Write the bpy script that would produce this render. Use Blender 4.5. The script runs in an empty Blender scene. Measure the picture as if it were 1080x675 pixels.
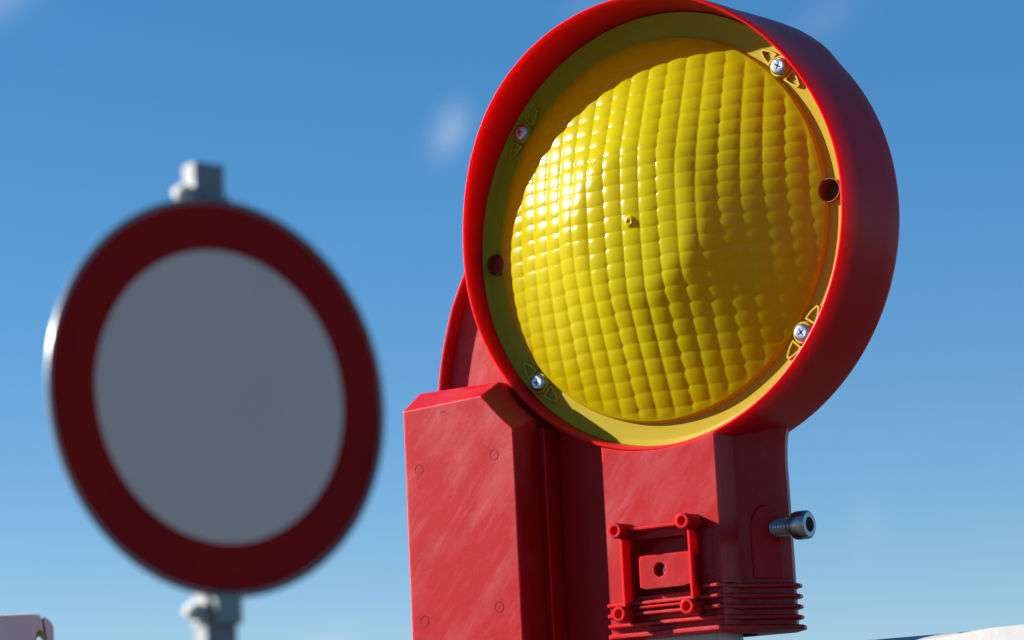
import bpy, bmesh, math, random
from mathutils import Vector, Matrix
random.seed(7)
sc = bpy.context.scene
R = math.radians
CAMZ = 1.0
# ------------------------------------------------------------------ camera
PITCH, ROLL, FPX = 0.18253206, -0.04841905, 2823.26
cd = bpy.data.cameras.new('camera'); cam = bpy.data.objects.new('camera', cd)
sc.collection.objects.link(cam); sc.camera = cam
cp, sp, cr, sr = math.cos(PITCH), math.sin(PITCH), math.cos(ROLL), math.sin(ROLL)
fw = Vector((0, cp, sp)); r0 = Vector((1, 0, 0)); u0 = r0.cross(fw)
rr = cr*r0 + sr*u0; uu = -sr*r0 + cr*u0
m = Matrix((rr, uu, -fw)).transposed().to_4x4(); m.translation = (0, 0, CAMZ)
cam.matrix_world = m
cd.sensor_width = 36; cd.lens = FPX/1080*36
cd.clip_start = 0.05; cd.clip_end = 9000
cd.dof.use_dof = True; cd.dof.focus_distance = 1.25; cd.dof.aperture_fstop = 12.0
# ------------------------------------------------------------------ sun and sky
YAW = 0.62962702
LU = Vector((math.cos(YAW), -math.sin(YAW), 0)); LN = Vector((-math.sin(YAW), -math.cos(YAW), 0)); LV = Vector((0, 0, 1))
AL, IP = R(70.2), R(154)
s = (LU*math.sin(AL)*math.cos(IP) + LN*math.cos(AL) + LV*math.sin(AL)*math.sin(IP)).normalized()
sd = bpy.data.lights.new('sun', 'SUN'); so = bpy.data.objects.new('sun', sd); sc.collection.objects.link(so)
sd.energy = 5.0; sd.angle = R(0.5); sd.color = (1, 0.94, 0.85)
so.rotation_euler = s.to_track_quat('Z', 'Y').to_euler()
world = bpy.data.worlds.new('World'); sc.world = world; world.use_nodes = True
nt = world.node_tree; N = nt.nodes; LK = nt.links
bg = N['Background']; bg.inputs[1].default_value = 0.05
sky = N.new('ShaderNodeTexSky'); sky.sky_type = 'NISHITA'; sky.sun_disc = False
sky.sun_elevation = math.asin(s.z); sky.sun_rotation = math.atan2(s.x, s.y)
sky.altitude = 2500; sky.air_density = 1.0; sky.dust_density = 0.05; sky.ozone_density = 3.0
hs = N.new('ShaderNodeHueSaturation'); hs.inputs['Hue'].default_value = .503; hs.inputs['Saturation'].default_value = 1.64; hs.inputs['Value'].default_value = 1.62
gm = N.new('ShaderNodeGamma'); gm.inputs[1].default_value = .62; LK.new(sky.outputs[0], gm.inputs[0]); LK.new(gm.outputs[0], hs.inputs['Color'])
# faint cloud wisps, each a soft patch of the sky at its own direction
geo = N.new('ShaderNodeTexCoord')
nrm = N.new('ShaderNodeVectorMath'); nrm.operation = 'NORMALIZE'; LK.new(geo.outputs['Generated'], nrm.inputs[0])
noi = N.new('ShaderNodeTexNoise'); noi.inputs['Scale'].default_value = 34; noi.inputs['Detail'].default_value = 5; noi.inputs['Roughness'].default_value = .6
LK.new(nrm.outputs[0], noi.inputs['Vector'])
def mth(op, a, b=None, c=None, clamp=False):
    n = N.new('ShaderNodeMath'); n.operation = op; n.use_clamp = clamp
    for i, x in enumerate((a, b, c)):
        if x is None: continue
        if hasattr(x, 'links'): LK.new(x, n.inputs[i])
        else: n.inputs[i].default_value = x
    return n.outputs[0]
def wisp(d, tilt, la, lb, amp):
    d = Vector(d).normalized(); e = Vector((0, 0, 1)); a = d.cross(e).normalized(); b = a.cross(d)
    p = a*math.sin(tilt) + b*math.cos(tilt); q = a*math.cos(tilt) - b*math.sin(tilt)
    out = []
    for ax, l in ((p, la), (q, lb)):
        dt = N.new('ShaderNodeVectorMath'); dt.operation = 'DOT_PRODUCT'
        LK.new(nrm.outputs[0], dt.inputs[0]); dt.inputs[1].default_value = ax
        out.append(mth('POWER', mth('ABSOLUTE', mth('DIVIDE', dt.outputs['Value'], l)), 2.0))
    g = mth('EXPONENT', mth('MULTIPLY', mth('ADD', out[0], out[1]), -1.0))
    return mth('MULTIPLY', g, amp)
tot = None
for w in (((-.0195, .9677, .2513), .42, .0100, .0055, .24), ((.1206, .9518, .2835), 1.0, .016, .008, .05),
          ((.034, .955, .294), 1.3, .010, .004, .06), ((-.185, .937, .302), 1.2, .018, .009, .14),
          ((-.075, .995, .0655), 1.2, .012, .006, .10), ((.1276, .9866, .098), .2, .012, .006, .04),
          ((-.45, .85, .22), 1.2, .06, .015, .3), ((.42, .86, .25), 1.1, .07, .02, .3), ((.3, .93, .33), 1.3, .04, .012, .25)):
    x = wisp(*w); tot = x if tot is None else mth('ADD', tot, x)
fac = mth('MULTIPLY', tot, mth('MULTIPLY_ADD', noi.outputs['Fac'], 3.0, -0.65, True), None, True)
mx = N.new('ShaderNodeMixRGB'); LK.new(fac, mx.inputs[0]); LK.new(hs.outputs[0], mx.inputs[1]); mx.inputs[2].default_value = (7.2, 7.4, 7.9, 1)
LK.new(mx.outputs[0], bg.inputs[0])
sc.view_settings.view_transform = 'Standard'; sc.view_settings.look = 'None'
sc.view_settings.exposure = 1.585; sc.view_settings.gamma = 1

# ------------------------------------------------------------------ materials
def mat(name, col, rough=.5, metal=0, spec=.5, sss=0, sssr=(1, .2, .1), scale=.003, coat=0):
    mt = bpy.data.materials.new(name); mt.use_nodes = True; b = mt.node_tree.nodes['Principled BSDF']
    b.inputs['Base Color'].default_value = (*col, 1); b.inputs['Roughness'].default_value = rough
    b.inputs['Metallic'].default_value = metal; b.inputs['Specular IOR Level'].default_value = spec
    if sss:
        b.inputs['Subsurface Weight'].default_value = sss; b.inputs['Subsurface Radius'].default_value = sssr
        b.inputs['Subsurface Scale'].default_value = scale
    b.inputs['Coat Weight'].default_value = coat
    return mt
def nodes(mt): return mt.node_tree.nodes, mt.node_tree.links, mt.node_tree.nodes['Principled BSDF']
def noise(n, l, scale, detail=4, rough=.6, stretch=None, rot=(0, 0, 0), coord='Object'):
    t = n.new('ShaderNodeTexCoord'); mp = n.new('ShaderNodeMapping'); l.new(t.outputs[coord], mp.inputs[0])
    mp.inputs['Rotation'].default_value = rot
    if stretch:
        m2 = n.new('ShaderNodeMapping'); m2.inputs['Scale'].default_value = stretch; l.new(mp.outputs[0], m2.inputs[0]); mp = m2
    x = n.new('ShaderNodeTexNoise'); x.inputs['Scale'].default_value = scale; x.inputs['Detail'].default_value = detail
    x.inputs['Roughness'].default_value = rough; l.new(mp.outputs[0], x.inputs['Vector']); return x.outputs['Fac']
def ramp(n, l, src, stops):
    r = n.new('ShaderNodeValToRGB'); l.new(src, r.inputs[0]); cr_ = r.color_ramp
    while len(cr_.elements) > 1: cr_.elements.remove(cr_.elements[-1])
    cr_.elements[0].position = stops[0][0]; cr_.elements[0].color = stops[0][1] if len(stops[0][1]) == 4 else (*stops[0][1], 1)
    for p, c in stops[1:]:
        e = cr_.elements.new(p); e.color = c if len(c) == 4 else (*c, 1)
    return r.outputs[0]
def mix(n, l, fac, a, b, mode='MIX'):
    x = n.new('ShaderNodeMixRGB'); x.blend_type = mode
    for i, v in enumerate((fac, a, b)):
        if hasattr(v, 'links'): l.new(v, x.inputs[i])
        else: x.inputs[i].default_value = v if i == 0 else (*v, 1)
    return x.outputs[0]
def bump(n, l, b, src, strength, dist=.001):
    x = n.new('ShaderNodeBump'); x.inputs['Strength'].default_value = strength; x.inputs['Distance'].default_value = dist
    l.new(src, x.inputs['Height']); l.new(x.outputs[0], b.inputs['Normal'])

RED = (.335, .003, .005)
def red_plastic(name, scuff, sc_=.006, sp=.16, base=None):
    RED = base or (.335, .003, .005)
    mt = mat(name, RED, .42, spec=sp, sss=.75, sssr=(1, .02, .015), scale=sc_)
    n, l, b = nodes(mt)
    fine = noise(n, l, 900, 3, .7)
    big = noise(n, l, 42, 7, .7, (1, 1, .4), (0, R(-40), 0))
    streak = noise(n, l, 330, 5, .75, (1.0, 1, .05), (0, R(-42), 0))
    streak2 = noise(n, l, 420, 4, .75, (1.0, 1, .03), (0, R(-68), 0))
    f = ramp(n, l, big, ((.47, (0, 0, 0)), (.70, (.75, .75, .75))))
    g = ramp(n, l, streak, ((.52, (0, 0, 0)), (.72, (1, 1, 1))))
    g2 = ramp(n, l, streak2, ((.60, (0, 0, 0)), (.8, (.7, .7, .7))))
    h = ramp(n, l, fine, ((.55, (0, 0, 0)), (.75, (1, 1, 1))))
    msk = ramp(n, l, noise(n, l, 55, 3, .6), ((.45, (0, 0, 0)), (.62, (1, 1, 1))))
    msk2 = ramp(n, l, noise(n, l, 47, 3, .6, None, (1, 2, 3)), ((.48, (0, 0, 0)), (.62, (1, 1, 1))))
    g = mix(n, l, 1, g, msk, 'MULTIPLY'); g2 = mix(n, l, 1, g2, msk2, 'MULTIPLY')
    a = mix(n, l, .6, f, g, 'ADD'); a = mix(n, l, .8, a, g2, 'ADD'); a = mix(n, l, .18, a, h, 'ADD')
    c = mix(n, l, .0, RED, RED)
    k = n.new('ShaderNodeMath'); k.operation = 'MULTIPLY_ADD'; k.use_clamp = True; l.new(a, k.inputs[0]); k.inputs[1].default_value = scuff; k.inputs[2].default_value = scuff*.04
    c = mix(n, l, k.outputs[0], RED, (.39, .12, .14))
    l.new(c, b.inputs['Base Color'])
    k2 = n.new('ShaderNodeMath'); k2.operation = 'MULTIPLY_ADD'; k2.use_clamp = True; l.new(k.outputs[0], k2.inputs[0]); k2.inputs[1].default_value = .5; k2.inputs[2].default_value = .34
    l.new(k2.outputs[0], b.inputs['Roughness'])
    k3 = n.new('ShaderNodeMath'); k3.operation = 'MULTIPLY_ADD'; l.new(k.outputs[0], k3.inputs[0]); k3.inputs[1].default_value = -.9; k3.inputs[2].default_value = .75; k3.use_clamp = True
    l.new(k3.outputs[0], b.inputs['Subsurface Weight'])
    hb = mix(n, l, .5, h, g)
    bump(n, l, b, hb, .25, .0002)
    return mt
M_RIM = red_plastic('red_plastic_smooth', .03, .0090, .12, (.40, .004, .008))
M_FRAME = red_plastic('red_plastic_thin_wall', .08, .006)
M_BOX = red_plastic('red_plastic_scuffed', .28)
M_NECK = red_plastic('red_plastic_worn', .28)

M_LENS = bpy.data.materials.new('yellow_lens_plastic'); M_LENS.use_nodes = True
n, l, b = nodes(M_LENS)
b.inputs['Base Color'].default_value = (.37, .345, .001, 1); b.inputs['Roughness'].default_value = .22
b.inputs['Specular IOR Level'].default_value = .14
tr = n.new('ShaderNodeBsdfTranslucent'); tr.inputs[0].default_value = (.93, .40, .003, 1)
ms = n.new('ShaderNodeMixShader'); ms.inputs[0].default_value = .33
# the moulding is thicker towards its edge, so more light travels through it there
tcr = n.new('ShaderNodeTexCoord'); ctr = n.new('ShaderNodeVectorMath'); ctr.operation = 'SUBTRACT'; ctr.inputs[1].default_value = (0, 0, .193); l.new(tcr.outputs['Object'], ctr.inputs[0])
sc0 = n.new('ShaderNodeVectorMath'); sc0.operation = 'MULTIPLY'; sc0.inputs[1].default_value = (1, 0, 1); l.new(ctr.outputs[0], sc0.inputs[0])
ln_ = n.new('ShaderNodeVectorMath'); ln_.operation = 'LENGTH'; l.new(sc0.outputs[0], ln_.inputs[0])
mr_ = n.new('ShaderNodeMapRange'); l.new(ln_.outputs['Value'], mr_.inputs[0]); mr_.inputs[1].default_value = .060; mr_.inputs[2].default_value = .091; mr_.inputs[3].default_value = .30; mr_.inputs[4].default_value = .46
l.new(mr_.outputs[0], ms.inputs[0])
l.new(b.outputs[0], ms.inputs[1]); l.new(tr.outputs[0], ms.inputs[2]); l.new(ms.outputs[0], n['Material Output'].inputs['Surface'])
f = noise(n, l, 45, 4, .6); r_ = ramp(n, l, f, ((.35, (.13, .13, .13)), (.7, (.26, .26, .26)))); l.new(r_, b.inputs['Roughness'])
c = mix(n, l, ramp(n, l, noise(n, l, 420, 2, .6), ((.66, (0, 0, 0)), (.74, (.5, .5, .5)))), (.37, .345, .001), (.26, .17, .01)); l.new(c, b.inputs['Base Color'])

M_FL = bpy.data.materials.new('yellow_flange_plastic'); M_FL.use_nodes = True
n, l, b = nodes(M_FL)
b.inputs['Base Color'].default_value = (.40, .315, .010, 1); b.inputs['Roughness'].default_value = .4; b.inputs['Specular IOR Level'].default_value = .14
tr = n.new('ShaderNodeBsdfTranslucent'); tr.inputs[0].default_value = (.85, .42, .03, 1)
ms = n.new('ShaderNodeMixShader'); ms.inputs[0].default_value = .25
l.new(b.outputs[0], ms.inputs[1]); l.new(tr.outputs[0], ms.inputs[2]); l.new(ms.outputs[0], n['Material Output'].inputs['Surface'])
f = noise(n, l, 60, 4, .6); bump(n, l, b, f, .15, .0006)

M_MARK = mat('amber_raised_mark', (.38, .27, .01), .35, spec=.3)
M_STEEL = mat('zinc_plated_steel', (.40, .42, .46), .34, 1)
n, l, b = nodes(M_STEEL); l.new(ramp(n, l, noise(n, l, 300, 4), ((.3, (.18,)*3), (.7, (.45,)*3))), b.inputs['Roughness'])
M_DSTEEL = mat('dark_bolt_steel', (.36, .37, .39), .32, 1)
n, l, b = nodes(M_DSTEEL); l.new(ramp(n, l, noise(n, l, 400, 4), ((.3, (.2,)*3), (.7, (.5,)*3))), b.inputs['Roughness'])
M_DARK = mat('dark_hole', (.03, .008, .004), .8)
M_BLACK = mat('black_rubber_and_shade', (.012, .012, .014), .6)
M_REFL = mat('inner_reflector', (.75, .70, .6), .5)
M_WHITE = mat('white_plastic', (.74, .74, .72), .4)
n, l, b = nodes(M_WHITE)
l.new(ramp(n, l, noise(n, l, 18, 6, .7), ((.3, (.31, .305, .30)), (.65, (.38, .38, .375)))), b.inputs['Base Color'])
bump(n, l, b, noise(n, l, 30, 5, .6), .3, .0012)
M_WALU = mat('galvanised_steel', (.52, .54, .56), .38, .85)
n, l, b = nodes(M_WALU)
l.new(ramp(n, l, noise(n, l, 25, 5, .7), ((.3, (.40, .42, .44)), (.7, (.66, .68, .70)))), b.inputs['Base Color'])
l.new(ramp(n, l, noise(n, l, 60, 3), ((.3, (.28,)*3), (.7, (.5,)*3))), b.inputs['Roughness'])
M_POST = mat('dull_galvanised_post', (.20, .215, .23), .65, spec=.3)
M_CLAMP = mat('matte_zinc_clamp', (.34, .35, .35), .6, spec=.3)
M_EDGE = mat('dull_aluminium_edge', (.25, .25, .25), .29, .65)
M_SRED = mat('sign_red_sheeting', (.36, .006, .008), .5, spec=.06)
n, l, b = nodes(M_SRED); l.new(ramp(n, l, noise(n, l, 3, 3), ((.3, (.27, .005, .004)), (.7, (.38, .009, .006)))), b.inputs['Base Color'])
M_SWHITE = mat('sign_white_sheeting', (.50, .50, .50), .5, spec=.15)
n, l, b = nodes(M_SWHITE); l.new(ramp(n, l, noise(n, l, 4, 4), ((.3, (.69, .52, .43)), (.7, (.74, .56, .465)))), b.inputs['Base Color'])
M_GREEN = mat('weathered_clamp_steel', (.18, .22, .21), .45, .6)
M_BRED = mat('barrier_red_sheeting', (.50, .02, .015), .35)
M_SHELL = mat('aged_pinkish_white_plastic', (.55, .42, .43), .6, spec=.2)
n, l, b = nodes(M_SHELL)
l.new(ramp(n, l, noise(n, l, 22, 6, .65), ((.32, (.72, .59, .54)), (.62, (.86, .60, .53)))), b.inputs['Base Color'])
M_FOAM = mat('yellow_foam', (.42, .27, .05), .9)
n, l, b = nodes(M_FOAM); f = noise(n, l, 260, 5, .7)
l.new(ramp(n, l, f, ((.3, (.26, .14, .05)), (.65, (.75, .55, .12)))), b.inputs['Base Color']); bump(n, l, b, f, .8, .002)
M_ASPH = mat('asphalt', (.05, .05, .05), .9)
n, l, b = nodes(M_ASPH)
f = noise(n, l, 90, 6, .7); g = noise(n, l, .6, 4, .6)
c = mix(n, l, .5, ramp(n, l, f, ((.3, (.025,)*3), (.7, (.085, .083, .08)))), ramp(n, l, g, ((.3, (.035, .035, .036)), (.7, (.07, .068, .065)))))
l.new(c, b.inputs['Base Color']); bump(n, l, b, f, .5, .004)

# ------------------------------------------------------------------ mesh helpers
def link(name, bm, mt, parent=None, loc=None, bevel=0, seg=2, sharp=35, kind=None, label=None, smooth=True):
    bmesh.ops.recalc_face_normals(bm, faces=bm.faces)
    me = bpy.data.meshes.new(name); bm.to_mesh(me); bm.free()
    me.materials.append(mt)
    if smooth:
        for p in me.polygons: p.use_smooth = True
        me.set_sharp_from_angle(angle=R(sharp))
    o = bpy.data.objects.new(name, me); sc.collection.objects.link(o)
    if parent: o.parent = parent
    if loc: o.location = loc
    if bevel:
        md = o.modifiers.new('bevel', 'BEVEL'); md.width = bevel; md.segments = seg; md.limit_method = 'ANGLE'; md.angle_limit = R(28)
        md.harden_normals = True
    if kind: o['kind'] = kind
    if label: o['label'] = label
    return o
Z0 = 193.0
def L(u, n_, v): return Vector((u/1000, -n_/1000, (v+Z0)/1000))
def prism(bm, poly, a, b_, f, poly2=None):
    """polygon list of (p,q); f(p,q,w) -> Vector; from w=a to w=b_"""
    p2 = poly2 or poly
    A = [bm.verts.new(f(p, q, a)) for p, q in poly]; B = [bm.verts.new(f(p, q, b_)) for p, q in p2]
    k = len(A)
    bm.faces.new(A); bm.faces.new(B[::-1])
    for i in range(k): bm.faces.new((A[i], A[(i+1) % k], B[(i+1) % k], B[i]))
    return bm
def loft(bm, rings, cap=True, closed=True):
    V = [[bm.verts.new(p) for p in r] for r in rings]; k = len(V[0])
    for A, B in zip(V, V[1:]):
        for i in range(k if closed else k-1): bm.faces.new((A[i], A[(i+1) % k], B[(i+1) % k], B[i]))
    if cap: bm.faces.new(V[0]); bm.faces.new(V[-1][::-1])
    return bm
def lathe(bm, prof, seg, cu=0, cv=0, close=False, a0=0, a1=None):
    """prof (r,n) around lamp axis n"""
    full = a1 is None; a1_ = 2*math.pi if full else a1
    cnt = seg if full else seg+1; rings = []
    for i in range(cnt):
        t = a0+(a1_-a0)*i/seg
        rings.append([bm.verts.new(L(cu+r*math.cos(t), n_, cv+r*math.sin(t))) for r, n_ in prof])
    k = len(prof)
    for i in range(seg):
        A = rings[i]; B = rings[(i+1) % cnt]
        for j in range(k if close else k-1):
            bm.faces.new((A[j], A[(j+1) % k], B[(j+1) % k], B[j]))
    if close and not full: bm.faces.new(rings[0]); bm.faces.new(rings[-1][::-1])
    return bm
def boxm(bm, u0, u1, n0, n1, v0, v1):
    return prism(bm, [(u0, n0), (u1, n0), (u1, n1), (u0, n1)], v0, v1, lambda p, q, w: L(p, q, w))
def cylu(bm, c, ax, r, l0, l1, seg=24, r2=None):
    ax = Vector(ax).normalized(); e = Vector((0, 0, 1)) if abs(ax.z) < .9 else Vector((1, 0, 0))
    a = ax.cross(e).normalized(); b_ = ax.cross(a); c = Vector(c)
    rings = []
    for l_, r__ in ((l0, r), (l1, r2 or r)):
        rings.append([c+ax*l_+(a*math.cos(2*math.pi*i/seg)+b_*math.sin(2*math.pi*i/seg))*r__ for i in range(seg)])
    return loft(bm, rings)
def revolve(bm, c, ax, prof, seg=32, cap=True):
    """prof list of (axial, radius) metres"""
    ax = Vector(ax).normalized(); e = Vector((0, 0, 1)) if abs(ax.z) < .9 else Vector((1, 0, 0))
    a = ax.cross(e).normalized(); b_ = ax.cross(a); c = Vector(c)
    rings = [[c+ax*l_+(a*math.cos(2*math.pi*i/seg)+b_*math.sin(2*math.pi*i/seg))*max(r__, 1e-5) for i in range(seg)] for l_, r__ in prof]
    return loft(bm, rings, cap)
def cut(o, bms):
    """difference, applied into the mesh"""
    me = bpy.data.meshes.new('cutter'); big = bmesh.new()
    for x in bms:
        bmesh.ops.recalc_face_normals(x, faces=x.faces); t = bpy.data.meshes.new('t'); x.to_mesh(t); x.free(); big.from_mesh(t); bpy.data.meshes.remove(t)
    big.to_mesh(me); big.free()
    c = bpy.data.objects.new('cutter', me); sc.collection.objects.link(c); c.parent = o.parent; c.location = o.location
    md = o.modifiers.new('cut', 'BOOLEAN'); md.object = c; md.operation = 'DIFFERENCE'; md.solver = 'EXACT'; md.use_self = True
    while o.modifiers[0] != md: o.modifiers.move(len(o.modifiers)-1, 0)
    others = [(x, x.show_viewport) for x in o.modifiers if x != md]
    for x, _ in others: x.show_viewport = False
    dg = bpy.context.evaluated_depsgraph_get(); dg.update()
    new = bpy.data.meshes.new_from_object(o.evaluated_get(dg)); o.modifiers.remove(md)
    for x, v in others: x.show_viewport = v
    old = o.data; o.data = new; bpy.data.meshes.remove(old); bpy.data.objects.remove(c); bpy.data.meshes.remove(me)
    for p in new.polygons: p.use_smooth = True
    new.set_sharp_from_angle(angle=R(35))
def thing(name, label, cat, loc=(0, 0, 0), rz=0, group=None):
    o = bpy.data.objects.new(name, None); sc.collection.objects.link(o); o.empty_display_size = .05
    o.location = loc; o.rotation_euler = (0, 0, rz); o['label'] = label; o['category'] = cat
    if group: o['group'] = group
    return o
def copyo(o, parent, loc=None, rot=None):
    c = o.copy(); sc.collection.objects.link(c); c.parent = parent
    if loc is not None: c.location = loc
    if rot is not None: c.rotation_euler = rot
    return c

# ------------------------------------------------------------------ ground
bm = bmesh.new(); S = 4000
NX = 24
g_ = [[bm.verts.new((math.copysign(abs(i/NX)**3*S, i), math.copysign(abs(j/NX)**3*S, j), 0)) for j in range(-NX, NX+1)] for i in range(-NX, NX+1)]
for i in range(2*NX):
    for j in range(2*NX): bm.faces.new((g_[i][j], g_[i+1][j], g_[i+1][j+1], g_[i][j+1]))
link('road_surface', bm, M_ASPH, kind='structure')

# ------------------------------------------------------------------ WARNING LAMP
C = Vector((0.06921484, 1.23282544, 0.26821805+CAMZ))
base = C - LV*Z0/1000
lamp = thing('warning_lamp', 'large round roadworks warning lamp with yellow ribbed lens in a red plastic housing', 'warning lamp', base, -YAW)
VO = 1.0    # rim centre sits slightly above the lens centre
# housing: open red drum with rolled front lip
UO = 0.0
prof = [(103.5, -3.0), (103.6, -1.0), (104.0, 3), (104.4, 8), (104.8, 12), (105.0, 13.5), (105.4, 14.3), (105.9, 14.6), (106.5, 14.2), (106.9, 13), (107.2, 10.5), (107.5, 7),
        (107.8, 2), (108.1, -6), (108.4, -16), (108.7, -28), (109.0, -37.5), (108.6, -39.4), (106.5, -41), (60, -44), (0.01, -45)]
inner = [(0.01, -42.5), (60, -41.5), (103.5, -38), (105.0, -35.5), (105.6, -8), (103.6, -4.6)]
bm = lathe(bmesh.new(), prof+inner, 192, UO, VO, close=True)
bmesh.ops.remove_doubles(bm, verts=bm.verts, dist=2e-5)
# the lip stands further forward at the top, like a visor
for x in bm.verts:
    n_ = -x.co.y*1000; v_ = x.co.z*1000-Z0
    if n_ > -2.9:
        t = max(0, min(1, (v_-5)/98)); nf = 9.6+.035*v_+9.5*t*t*(3-2*t)
        x.co.y = -(n_+(nf-14.6)*(n_+3)/17.6)/1000
    a_ = math.degrees(math.atan2(v_-VO, x.co.x*1000)); rr0 = math.hypot(x.co.x*1000, v_-VO)
    if n_ < -8 and rr0 > 106.2:
        w = max(0, min(1, (a_-40)/6))*max(0, min(1, (74-a_)/20))*max(0, min(1, (-8-n_)/14)); k_ = 1+1.5*w/rr0
        x.co.x *= k_; x.co.z = (VO+(v_-VO)*k_+Z0)/1000
housing = link('housing', bm, M_RIM, lamp, sharp=50)
# back lug / tray behind the drum, left of it
def curve_pts():
    base_ = [(-105.5, 9), (-109.5, 4), (-114, -3), (-118.5, -11), (-123.5, -21), (-128.5, -36), (-132, -50), (-134.5, -66), (-136, -80), (-136, -95)]
    out = []
    for i in range(len(base_)-1):
        p0 = base_[max(i-1, 0)]; p1 = base_[i]; p2 = base_[i+1]; p3 = base_[min(i+2, len(base_)-1)]
        for k in range(4):
            t = k/4
            out.append(tuple(.5*(2*p1[j]+(p2[j]-p0[j])*t+(2*p0[j]-5*p1[j]+4*p2[j]-p3[j])*t*t+(3*p1[j]-p0[j]-3*p2[j]+p3[j])*t**3) for j in (0, 1)))
    out.append(base_[-1]); return out
cpv = curve_pts()
bm = bmesh.new(); k = len(cpv); cols = []
for i, p in enumerate(cpv):
    a = cpv[max(i-1, 0)]; c = cpv[min(i+1, k-1)]; t = Vector((c[0]-a[0], c[1]-a[1])).normalized(); nn = Vector((-t.y, t.x))   # points inward (right) ?
    if nn.x < 0: nn = -nn
    yin = p[1]-25*max(0, min(1, (p[1]+60)/60))
    def P_(off, n_): return L(p[0]+nn.x*off, n_, p[1]+nn.y*off)
    cols.append([P_(.8, -38), P_(0, -10), P_(.2, -.6), P_(.8, 0), P_(2.0, 0), P_(2.8, -.5), P_(3.8, -5.0), L(-55, -5.0, yin), L(-55, -38, yin)])
loft(bm, cols)
link('back_tray', bm, M_NECK, lamp, sharp=40)
# web between battery box and neck
bm = bmesh.new(); boxm(bm, -68, -30, -38, -5, -212, -55)
link('web', bm, M_RIM, lamp, bevel=.001)
bm = bmesh.new(); boxm(bm, -71, -65.5, -36, 6, -211.5, -87)
link('web', bm, M_RIM, lamp, bevel=.0012)
# battery box
front = [(-136, -72.3), (-88, -70.7), (-79.5, -80), (-70, -88.9), (-70, -213), (-136, -213)]
back = [(-136.6, -62), (-87.6, -62.6), (-79.6, -74), (-69.8, -83.2), (-69.6, -213), (-136.6, -213)]
bm = loft(bmesh.new(), [[L(p, n_, q) for p, q in pl] for pl, n_ in ((front, 25), (back, 10.5), ([(x-.6 if x < -100 else x, y) for x, y in back], -38))])
box = link('battery_box', bm, M_BOX, lamp, bevel=.0009, seg=3)
# moulded ring marks on the box face
bm = bmesh.new()
for k_ in range(24):
    pass
bm = lathe(bmesh.new(), [(2.2, 24.9), (2.3, 25.10), (2.6, 25.10), (2.7, 24.9)], 20, 0, 0, close=True)
for v_ in bm.verts: v_.co -= L(0, 25, 0)
ring = link('mould_mark', bm, M_BOX, box, loc=L(-127.5, 25, -102))
for (uu_, vv_) in ((-82, -100), (-128, -175), (-83, -172)):
    copyo(ring, box, L(uu_, 25, vv_))
bm = boxm(bmesh.new(), -112.8, -110.4, 24.9, 25.12, -75.8, -75.2)
link('chip', bm, M_DARK, box)

# neck
def sect(g=0, nf=9):
    h = [(31+(g*.7 if g < 0 else -.9 if nf > 11 else 0), nf), (31.3+g, -7), (33.5+g, -10), (38.4+g, -18.1), (43.2+g, -26), (44.2+g, -31), (41.5+g, -38)]
    return h + [(2*UO-x, y) for x, y in h[::-1]]
def lev(v_): return 1 + 0.0*v_
bm = bmesh.new(); rings = []
for v_, g in ((-84, 7), (-95, 3.2), (-101, 1.2), (-106, .4), (-112, 0), (-160, -.3), (-166, -.3), (-191, -.3)):
    sec = sect(0)
    rr_ = [L(x+(math.copysign(g, x-UO) if y < -9 else 0), y, v_) for x, y in sec]
    rings.append(rr_)
loft(bm, rings)
neck = link('neck', bm, M_NECK, lamp, bevel=.0011, seg=3, sharp=30)
cb = bmesh.new(); boxm(cb, -16.6, 16.6, .5, 20, -172.5, -146.5)
hb = bmesh.new(); cylu(hb, L(.2, 0, -161.5), (0, 1, 0), .0036, -.03, .045)
sb = bmesh.new(); prism(sb, [(-33, 4), (33, 4), (33, -24), (24, -33), (-24, -33), (-33, -24)], -194, -180, lambda p, q, w: L(p*.86, q*.9, w))
cut(neck, [cb, hb]); cut(neck, [sb])
rc = lathe(bmesh.new(), [(.01, -5), (106.9, -5), (106.9, 20), (.01, 20)], 128, UO, VO, close=True)
bmesh.ops.remove_doubles(rc, verts=rc.verts, dist=3e-5)
cut(neck, [rc])
# arched pad around the bolt, on the sloping flank
a_ = Vector((33.5, -10)); b2 = Vector((43.2, -26)); dd = (b2-a_).normalized(); nn = Vector((-dd.y, dd.x)); nn = nn if nn.x > 0 else -nn
def PF(sv, v_, off):
    q = a_+dd*sv+nn*off; return L(q.x, q.y, v_)
arch = [(2.0, -168), (2.0, -146)] + [(9.8-7.8*math.cos(t), -146+12*math.sin(t)) for t in [math.pi*i/16 for i in range(1, 16)]] + [(17.6, -146), (17.6, -168)]
bm = prism(bmesh.new(), arch, -2, 1.9, lambda p, q, w: PF(p, q, w*.5 if w > 0 else w))
link('bolt_pad', bm, M_RIM, neck, bevel=.0008, seg=3)
# fins
def fin(v_, w_, last=False):
    o2 = sect(3.4 if not last else 4.4, 12.5)
    bm = bmesh.new()
    f_ = lambda sec, z: [L(x, y, z) for x, y in sec]
    loft(bm, [f_(sect(-1.5, 7.5), w_/2+.5), f_(o2, w_/2-.45), f_(o2, -w_/2+.45), f_(sect(-1.5, 7.5), -w_/2-.5)])
    for x in bm.verts: x.co.z -= Z0/1000
    return bm
fo = link('fin', fin(0, 2.3), M_NECK, neck, loc=(0, 0, (Z0-175.8)/1000), bevel=.0004)
for v_ in (-180.6, -185.4): copyo(fo, neck, (0, 0, (Z0+v_)/1000))
f1 = link('fin', fin(0, 2.3), M_NECK, neck, loc=(0, 0, (Z0-171)/1000), bevel=.0004)
cut(f1, [prism(bmesh.new(), [(-80, 30), (22.5, 30), (22.5, -60), (-80, -60)], -20, 20, lambda p, q, w: L(p, q, w-Z0))])
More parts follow.
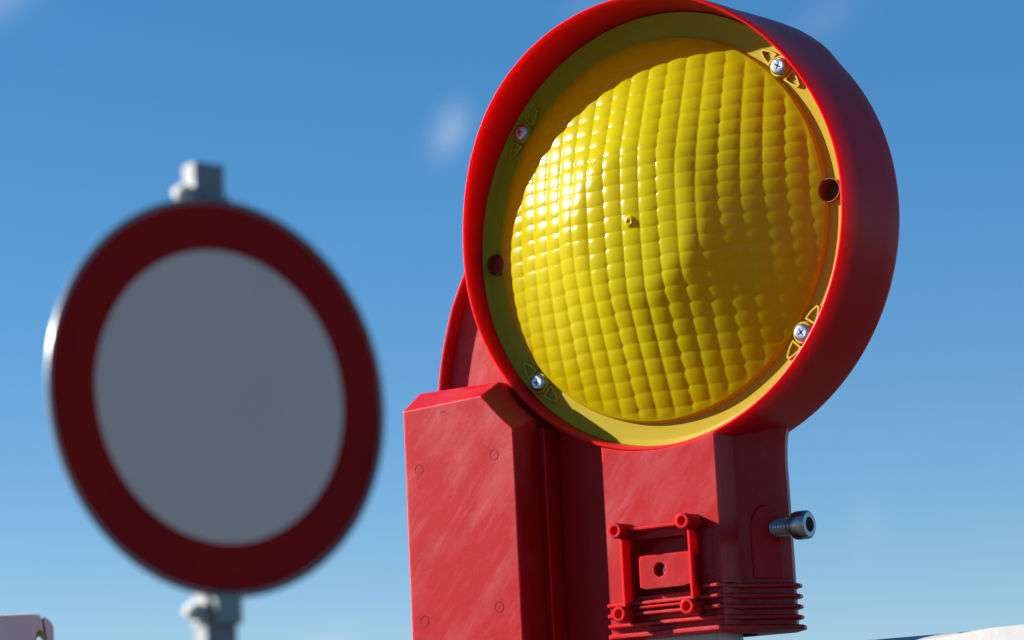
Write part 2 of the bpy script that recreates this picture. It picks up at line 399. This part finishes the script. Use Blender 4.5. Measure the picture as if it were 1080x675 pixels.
fl = link('fin', fin(0, 2.8, True), M_NECK, neck, loc=(0, 0, (Z0-190.2)/1000), bevel=.0004)
sb = bmesh.new(); prism(sb, [(-28, 5), (28, 5), (28, -24), (22, -33), (-22, -33), (-28, -24)], -20, 20, lambda p, q, w: L(p, q, w-Z0))
cut(fl, [sb])
# mounting frame in front
frame = link('mounting_frame', boxm(bmesh.new(), -17.6, 17.6, .2, 14.5, -142.7, -141.1), M_FRAME, lamp, bevel=.0005)
for (u_a, u_b) in ((-19.3, -17.7), (17.7, 19.3)):
    link('frame_wall', boxm(bmesh.new(), u_a, u_b, .2, 15.5, -178, -142), M_FRAME, frame, bevel=.0005)
link('frame_wall', boxm(bmesh.new(), -17.6, 17.6, .2, 12.9, -178.6, -177.2), M_FRAME, frame, bevel=.0005)
link('floor_plate', boxm(bmesh.new(), 19.5, 27, 3, 9.3, -166, -148), M_NECK, frame, bevel=.0005)
bm = lathe(bmesh.new(), [(1.9, 10), (1.9, 20.3), (2.2, 20.8), (3.2, 20.8), (3.6, 20.4), (3.8, 4), (1.9, 4)], 28, 0, 0, close=True)
for x in bm.verts: x.co -= L(0, 0, 0)
boss = link('screw_tube', bm, M_FRAME, frame, loc=L(-18.5, 0, -142.3))
for p in ((18.5, -141.5), (18.5, -180), (-18.5, -180.5)): copyo(boss, frame, L(p[0], 0, p[1]))
def holed_plate(u0_, u1_, v0_, v1_, n0_, n1_, hu, hv, hr, ns=32):
    bm = bmesh.new(); rings = []
    for n_ in (n0_, n1_):
        O, I = [], []
        for i in range(ns):
            t = 2*math.pi*i/ns; c_, s_ = math.cos(t), math.sin(t)
            k_ = min((( u1_-hu) if c_ > 0 else (hu-u0_))/max(abs(c_), 1e-6), ((v1_-hv) if s_ > 0 else (hv-v0_))/max(abs(s_), 1e-6))
            O.append(bm.verts.new(L(hu+c_*k_, n_, hv+s_*k_))); I.append(bm.verts.new(L(hu+c_*hr, n_, hv+s_*hr)))
        rings.append((O, I))
    for i in range(ns):
        j = (i+1) % ns
        (O0, I0), (O1, I1) = rings
        bm.faces.new((O0[i], O0[j], I0[j], I0[i])); bm.faces.new((O1[i], I1[i], I1[j], O1[j]))
        bm.faces.new((O0[i], O1[i], O1[j], O0[j])); bm.faces.new((I0[i], I0[j], I1[j], I1[i]))
    return bm
link('latch_plate', holed_plate(-10.8, 17.6, -169.8, -154.6, 9.5, 13, 0.2, -161.5, 3.3), M_NECK, frame, sharp=30)
link('steel_pin', revolve(bmesh.new(), L(1.4, 3, -161.8), (0, -1, 0), [(0, .0026), (.0055, .0026), (.006, .0021), (.006, .0011), (.003, .001)], 24), M_STEEL, frame)
# bolt through the flank
bolt = link('bolt', revolve(bmesh.new(), L(36.3, -23, -144.8), (1, 0, 0), [(0, .00365), (.0145, .00365), (.0147, .0041), (.0160, .0041)], 32), M_DSTEEL, lamp, label='steel socket head bolt sticking out of the flank')
revp = [(.0150, .0052), (.0158, .0063), (.0170, .0066), (.0215, .0066), (.0226, .0063), (.0232, .0056), (.0232, .0035)]
bm = revolve(bmesh.new(), L(36.3, -23, -144.8), (1, 0, 0), revp, 36, cap=False)
link('bolt_head', bm, M_DSTEEL, bolt)
bm = revolve(bmesh.new(), L(36.3, -23, -144.8), (1, 0, 0), [(.0232, .0036), (.0192, .0034), (.0190, .0002)], 6, cap=False)
link('hex_socket', bm, M_DSTEEL, bolt, smooth=False)
bm = bmesh.new()
for k_ in range(9):
    x0 = .0010+k_*.0014
    revolve(bm, L(36.3, -23, -144.8), (1, 0, 0), [(x0, .0036), (x0+.0005, .0041), (x0+.0010, .0036)], 24, cap=False)
link('thread', bm, M_DSTEEL, bolt)
# black plate up inside the neck's hollow, painting in the shade of the cavity
bm = prism(bmesh.new(), [(-27, 3), (27, 3), (27, -20), (20, -29), (-20, -29), (-27, -20)], -182, -181, lambda p, q, w: L(p, q, w))
link('socket_shade', bm, M_BLACK, lamp)
FN = -3.4   # flange plane

# lens flange
FR = 101.0
bm = lathe(bmesh.new(), [(88.5, FN-3.2), (88.5, FN), (90.5, FN+.1), (94, FN), (100.0, FN), (101.4, FN+.2), (102.6, FN+1.0), (103.45, FN+1.1), (103.45, FN-3.2)], 160, UO*.5, VO*.5, close=True)
flange = link('lens_flange', bm, M_FL, lamp, sharp=60)
TAU = .0217
def polar(r, a): return r*math.cos(a), r*math.sin(a)
hl = [polar(95.2, math.pi+TAU), polar(93.6, TAU)]
cs = []
for (hu, hv) in hl: cs.append(cylu(bmesh.new(), L(hu, 0, hv), (0, 1, 0), .0052, -.02, .0068, 32))
SA = .7026; SR = 97.0
sa = [math.atan2(sz*math.sin(SA), sx*math.cos(SA))+TAU for sx, sz in ((-1, 1), (1, 1), (-1, -1), (1, -1))]
cut(flange, cs)
for (hu, hv) in hl:
    bm = lathe(bmesh.new(), [(0.01, -11), (4.9, -11), (5.15, -10), (5.2, -1.6), (5.5, -1.6), (5.6, -11.5), (0.01, -11.5)], 32, hu, hv, close=True)
    link('drain_hole', bm, M_DARK if 0 else mat('hole_wall', (.20, .06, .01), .4), flange)
# screws
def screw_parts():
    pr = [(0, .0041), (.0010, .0041), (.0016, .0037), (.0020, .0029), (.0020, .0023)]
    bm = revolve(bmesh.new(), (0, 0, 0), (0, -1, 0), pr, 32, cap=False)
    # cross recess: sunk disc with star
    V = []
    for i in range(32):
        t = 2*math.pi*i/32; V.append(bm.verts.new((.0023*math.cos(t), -.0020, .0023*math.sin(t))))
    st = []
    for i in range(32):
        t = 2*math.pi*i/32; q = abs(math.cos(2*t)); r__ = .0007+.0013*q**6; st.append((r__*math.cos(t), r__*math.sin(t)))
    S1 = [bm.verts.new((x, -.0020, z)) for x, z in st]; S2 = [bm.verts.new((x*.6, -.0008, z*.6)) for x, z in st]
    for i in range(32):
        j = (i+1) % 32
        bm.faces.new((V[i], V[j], S1[j], S1[i])); bm.faces.new((S1[i], S1[j], S2[j], S2[i]))
    bm.faces.new(S2)
    bmesh.ops.remove_doubles(bm, verts=bm.verts, dist=1e-6)
    return bm
scr = None; mk = None
def arrow_bm():
    bm = bmesh.new()
    out = [(-3.6, 0), (3.6, 0), (2.6, 4.5), (.9, 8.6), (-.9, 8.6), (-2.6, 4.5)]
    def inset(p, k_): return [((x)*(1-k_/3.2), 0 + (y-0)*(1-k_/3.6)+k_*.85 if y < 1 else (y)*(1-k_/6)) for x, y in p]
    inn = [(-2.3, 1.1), (2.3, 1.1), (1.7, 4.3), (.35, 7.3), (-.35, 7.3), (-1.7, 4.3)]
    k_ = len(out)
    a = [bm.verts.new((x/1000, 0.0002, y/1000)) for x, y in out]; b_ = [bm.verts.new(((x*.93)/1000, -.0011, (y*.96+.15)/1000)) for x, y in out]
    c_ = [bm.verts.new(((x)/1000, -.0011, y/1000)) for x, y in inn]; d_ = [bm.verts.new((x*.93/1000, 0.0002, y/1000)) for x, y in inn]
    for A, B in ((a, b_), (b_, c_), (c_, d_), (d_, a)):
        for i in range(k_): bm.faces.new((A[i], A[(i+1) % k_], B[(i+1) % k_], B[i]))
    return bm
for i, a in enumerate(sa):
    su, sv = polar(SR-.2, a)
    if scr is None:
        scr = link('screw', screw_parts(), M_STEEL, flange, loc=L(su, FN+1.9, sv), sharp=30)
        bmw = lathe(bmesh.new(), [(4.1, .05), (4.1, 2.3), (4.7, 2.3), (5.2, 1.6), (5.6, .05)], 32, 0, 0, close=True)
        for x in bmw.verts: x.co -= L(0, 0, 0)
        wsh = link('screw_seat', bmw, M_MARK, flange, loc=L(su, FN, sv))
    else:
        copyo(scr, flange, L(su, FN+1.9, sv), (0, random.uniform(0, 1.5), 0)); copyo(wsh, flange, L(su, FN, sv))
    for sg in (-1, 1):
        ao = a+sg*5.6/SR; pu, pv = polar(SR-.3, ao)
        tdir = ao+sg*math.pi/2                      # direction of arrow tip in (u,v)
        rot = (0, -(tdir-math.pi/2), 0)
        if mk is None: mk = link('arrow_mark', arrow_bm(), M_MARK, flange, loc=L(pu, FN+.15, pv), sharp=20); mk.rotation_euler = rot
        else: copyo(mk, flange, L(pu, FN+.15, pv), rot)
# lens
def dome(r):
    if r < 29: return 20.9-1.1*(r/29)**2
    if r < 41:
        t = (r-29)/12; return 19.8-(.076*12*t + (.405-.076)*12*t*t/2)
    return 16.91-(r-41)*.360
def lens_h(u_, v_):
    r = math.hypot(u_, v_)
    hb = dome(min(r, 91.0))
    w = 9.95; 
    fx = u_/w; fx -= round(fx); fy = (v_/7.45+.08*math.sin(round(u_/w)*2.1)); fy -= round(fy)
    amp = max(0, min(1, (91.2-r)/3.5))
    amp *= 1-.5*max(0, min(1, (u_-12)/40))*max(0, min(1, (35-v_)/35))
    pil = -0.54*(2*abs(fx))**2.2*amp - .30*(2*abs(fy))**2.4*amp
    # slight waviness of the moulding
    pil += .12*math.sin(u_*.13+1)*math.cos(v_*.11)
    if r > 91.0:
        t = min(1, (r-91.0)/1.2); hb = hb*(1-t*t)+(FN-.3)*t*t+.0*t
        pil *= (1-t)
    # nub in the middle
    if r < 2.6:
        pil += .9 if 1.1 < r < 2.2 else (.2 if r <= 1.1 else .9*(2.6-r)/.4)
    return hb+pil
bm = bmesh.new(); NA = 840; radii = [0.6*i for i in range(1, 6)]+[3+.42*i for i in range(1, int((90.8-3)/.42)+1)]+[91.0, 91.2, 91.45, 91.7, 91.95, 92.2]
prev = None
c0 = bm.verts.new(L(0, lens_h(0, 0), 0))
for r in radii:
    na = NA
    ringv = []
    for i in range(na):
        t = 2*math.pi*i/na; x, y = r*math.cos(t), r*math.sin(t)
        ringv.append(bm.verts.new(L(x, lens_h(x, y), y)))
    if prev is None:
        for i in range(na): bm.faces.new((c0, ringv[i], ringv[(i+1) % na]))
    else:
        for i in range(na):
            if r > 86:
                t = 2*math.pi*(i+.5)/na; px, py = (r-.2)*math.cos(t), (r-.2)*math.sin(t)
                if min(math.hypot(px-a_, py-b_) for a_, b_ in hl) < 5.5: continue
            bm.faces.new((prev[i], ringv[i], ringv[(i+1) % na], prev[(i+1) % na]))
    prev = ringv
lens = link('lens', bm, M_LENS, lamp, sharp=180)
# reflector bowl behind
bm = lathe(bmesh.new(), [(87.3, -4.5), (85, -9), (70, -22), (40, -32), (12, -35), (.01, -35), (.01, -36.5), (40, -33.5), (71, -23.5), (86.5, -9.5), (88.0, -4.7)], 96, 0, 0, close=True)
bmesh.ops.remove_doubles(bm, verts=bm.verts, dist=2e-5)
link('reflector', bm, M_REFL, lamp, sharp=60)

# ------------------------------------------------------------------ BARRIER carrying the lamp
bar = thing('roadworks_barrier', 'white plastic barrier board whose pale top edge shows at bottom right, below the lamp', 'barrier', (base.x, base.y, 0), -YAW)
BZ = base.z + (-199.0+Z0)/1000     # board top height
def LB(u, n_, z): return Vector((u/1000, -n_/1000, z))
def rprism_board(bm, u0_, u1_, n0_, n1_, zt, zb, f=LB, rad=.012):
    sec = []
    for i in range(7):
        t = math.pi/2*i/6; sec.append((n1_-rad*1000*(1-math.sin(math.pi/2-t))*0-rad*1000+rad*1000*math.sin(t), zt-rad+rad*math.cos(t)))
    sec2 = [(n0_+(n1_-x), z) for x, z in sec][::-1]
    pts = sec2+sec+[(n1_, zb), (n0_, zb)]
    rings = [[f(u_, x, z) for x, z in pts] for u_ in (u0_, u1_)]
    return loft(bm, rings)
board = link('board', rprism_board(bmesh.new(), -340, 660, -52, -16, BZ, BZ-.25), M_WHITE, bar, sharp=40)
# front sheet: pale skin with its top edge worn lower towards the left
def stripe(u0_, u1_, mt, first=False):
    bm = bmesh.new(); us = [u0_+(u1_-u0_)*i/40 for i in range(41)]; rings = []
    for u_ in us:
        t = BZ - .0045
        if first: t = BZ - .0050 + .0050*max(0, min(1, (u_-88)/62)) + .0008*max(0, (u_-150)/60)
        rings.append([LB(u_, -15.9, BZ-.24), LB(u_, -13.6, BZ-.24), LB(u_, -13.6, t-.0012), LB(u_, -14.2, t-.0003), LB(u_, -15.9, t)])
    loft(bm, rings); return link('reflective_sheet', bm, mt, board, sharp=40)
for i, (a, b_) in enumerate(((-340, -140), (-140, 60), (60, 260), (260, 460), (460, 660))):
    stripe(a+.3, b_-.3, M_WHITE if i % 2 == 0 else M_BRED, first=(i == 2))
bm = prism(bmesh.new(), [(-17, 4), (24, 4), (24, -18), (18, -26), (-18, -26), (-24, -18)], -200.5, -184.5, lambda p, q, w: LB(p, q, base.z+(w+Z0)/1000))
link('lamp_spigot', bm, M_WHITE, bar, bevel=.004, seg=3)
bm = prism(bmesh.new(), [(-34, -14), (34, -14), (34, -30), (-34, -30)], -201.5, -198.6, lambda p, q, w: LB(p, q+3, base.z+(w+Z0)/1000))
link('spigot_collar', bm, M_WHITE, bar, bevel=.001)
for u_ in (-280, 600):
    link('post', prism(bmesh.new(), [(u_-20, -54), (u_+20, -54), (u_+20, -94), (u_-20, -94)], .10, BZ-.02, LB), M_WALU, bar, bevel=.003)
    link('foot', prism(bmesh.new(), [(u_-100, 330), (u_+100, 330), (u_+100, -470), (u_-100, -470)], .004, .12, LB, [(u_-90, 310), (u_+90, 310), (u_+90, -450), (u_-90, -450)]), M_BLACK, bar, bevel=.012)

# ------------------------------------------------------------------ ROUND SIGN
STH = 0.70710655
sg = thing('prohibition_sign', 'round red-bordered sign with blank pale grey centre on a square galvanised post, out of focus', 'road sign', (-0.43065, 3.91794, 0), STH)
SZ = 0.63033+CAMZ
def LS(x, n_, z): return Vector((x, -n_, z+SZ))
def disc(prof, seg=128, close=True):
    bm = bmesh.new(); rings = []
    for i in range(seg):
        t = 2*math.pi*i/seg; rings.append([bm.verts.new(LS(r*math.cos(t), n_, r*math.sin(t))) for r, n_ in prof])
    k_ = len(prof)
    for i in range(seg):
        A, B = rings[i], rings[(i+1) % seg]
        for j in range(k_ if close else k_-1): bm.faces.new((A[j], A[(j+1) % k_], B[(j+1) % k_], B[j]))
    bmesh.ops.remove_doubles(bm, verts=bm.verts, dist=1e-5); return bm
panel = link('sign_panel', disc([(0.0001, -.004), (.2935, -.004), (.2945, -.0015), (.2956, .0000), (.2972, .0006), (.2988, .0000), (.2998, -.0015), (.3, -.0035), (.2996, -.0055), (.298, -.0070), (.296, -.0072), (.0001, -.0065)]), M_EDGE, sg, sharp=50)
link('red_border', disc([(.2200, -.0039), (.2200, -.0030), (.2915, -.0030), (.2915, -.0039)]), M_SRED, panel)
link('white_field', disc([(.0001, -.0039), (.2197, -.0039), (.2197, -.0030), (.0001, -.0030)]), M_SWHITE, panel)
def sbox(x0, x1, n0_, n1_, z0, z1, name, mt, par, bev=.003):
    return link(name, prism(bmesh.new(), [(x0, n0_), (x1, n0_), (x1, n1_), (x0, n1_)], z0, z1, lambda p, q, w: LS(p, q, w)), mt, par, bevel=bev, seg=3)
post = sbox(-.034, .020, -.048, -.012, -SZ+.06, .357, 'post', M_POST, sg, .004)
for zc in (.308, -.318):
    cl = sbox(-.036, .022, -.0515, -.050, zc-.016, zc+.016, 'clamp', M_CLAMP, sg, .0005)
    sbox(-.0365, -.0345, -.050, -.010, zc-.018, zc+.018, 'clamp_strap', M_CLAMP, cl, .0005)
    sbox(-.054, -.0370, -.044, -.014, zc-.012, zc+.014, 'clamp_jaw', M_CLAMP, cl, .007)
    if zc < 0: sbox(-.028, .018, -.0115, .006, zc-.020, zc+.026, 'hook', M_GREEN, cl, .003)
    else: sbox(-.026, .016, -.0115, .006, zc-.012, zc-.004, 'hook', M_GREEN, cl, .002)
    link('clamp_bolt', revolve(bmesh.new(), LS(-.054, -.029, zc+.001), (-1, 0, 0), [(-.002, .004), (.002, .004), (.0021, .007), (.006, .007)], 20), M_CLAMP, cl)
link('foot', prism(bmesh.new(), [(-.2, -.44), (.2, -.44), (.2, .36), (-.2, .36)], -SZ+.004, -SZ+.12, lambda p, q, w: LS(p, q, w), [(-.18, -.42), (.18, -.42), (.18, .34), (-.18, .34)]), M_BLACK, sg, bevel=.015)

# ------------------------------------------------------------------ CRACKED BARRIER END, lower left
EX, EY, EZ = -0.2588, 1.47, 0.1207+CAMZ
br = thing('cracked_barrier', 'aged pinkish white plastic barrier end with a cracked corner and a hole showing yellow foam', 'barrier', (EX, EY, 0), R(10))
def LE(x, n_, z): return Vector((x, -n_, z+EZ))
out = []
Rr = .013
for i in range(9):
    t = math.pi/2*i/8; out.append((-Rr+Rr*math.sin(t), -Rr*.72+Rr*.72*math.cos(t)))
pl = [(-.55, 0)] + [(-.30, 0), (-.05, -.0002)]+out+[(0, -.26), (-.55, -.26)]
pl_in = [(min(x, -.0005) if x > -.5 else x, z-.0004 if z > -.1 else z) for x, z in pl]
bm = loft(bmesh.new(), [[LE(x, n_, z) for x, z in p] for p, n_ in ((pl_in, .0), (pl, -.0008), (pl, -.044), (pl_in, -.046))])
shell = link('shell', bm, M_SHELL, br, bevel=.0002, sharp=30)
def blob(cx, cz, pts, n0_, n1_):
    return prism(bmesh.new(), [(cx+x, cz+z) for x, z in pts], n0_, n1_, lambda p, q, w: LE(p, w, q))
def oval(rx, rz, k_=14): return [(rx*math.cos(2*math.pi*i/k_)*(1+.12*math.sin(i*2.7)), rz*math.sin(2*math.pi*i/k_)*(1+.10*math.sin(i*1.9))) for i in range(k_)]
holep = oval(.0034, .0066); foamp = oval(.0040, .0074); inner_h = oval(.0021, .0040)
crk = [(-.0100, .0022), (-.0085, .0005), (-.0072, -.0012), (-.0062, -.0040), (-.0056, -.0080), (-.0050, -.0130), (-.0040, -.0150), (-.0046, -.0152), (-.0062, -.0128), (-.0068, -.0078), (-.0074, -.0040), (-.0086, -.0016), (-.0105, -.0002), (-.0125, .0012)]
cut(shell, [blob(-.0072, -.0158, holep, -.016, .01), blob(.0008, .0012, crk, -.016, .01)])
cut(shell, [prism(bmesh.new(), [(-.0082+x, -.0128+z) for x, z in inner_h], -.06, .02, lambda p, q, w: LE(p, w, q), [(-.0082+x, -.0173+z) for x, z in inner_h])])
bm = blob(-.0072, -.0158, foamp, -.013, -.0025)
bmesh.ops.subdivide_edges(bm, edges=bm.edges, cuts=3)
for x in bm.verts: x.co += Vector((random.uniform(-1, 1), random.uniform(-1.4, 1.4), random.uniform(-1, 1)))*.0003
foam = link('foam_core', bm, M_FOAM, br)
cut(foam, [prism(bmesh.new(), [(-.0082+x, -.0128+z) for x, z in inner_h], -.06, .02, lambda p, q, w: LE(p, w, q), [(-.0082+x, -.0173+z) for x, z in inner_h])])
for x_ in (-.10, -.48):
    link('post', prism(bmesh.new(), [(x_-.02, -.048), (x_+.02, -.048), (x_+.02, -.088), (x_-.02, -.088)], -EZ+.1, -.03, lambda p, q, w: LE(p, q, w)), M_WALU, br, bevel=.003)
    link('foot', prism(bmesh.new(), [(x_-.1, .3), (x_+.1, .3), (x_+.1, -.45), (x_-.1, -.45)], -EZ+.004, -EZ+.11, lambda p, q, w: LE(p, q, w)), M_BLACK, br, bevel=.012)
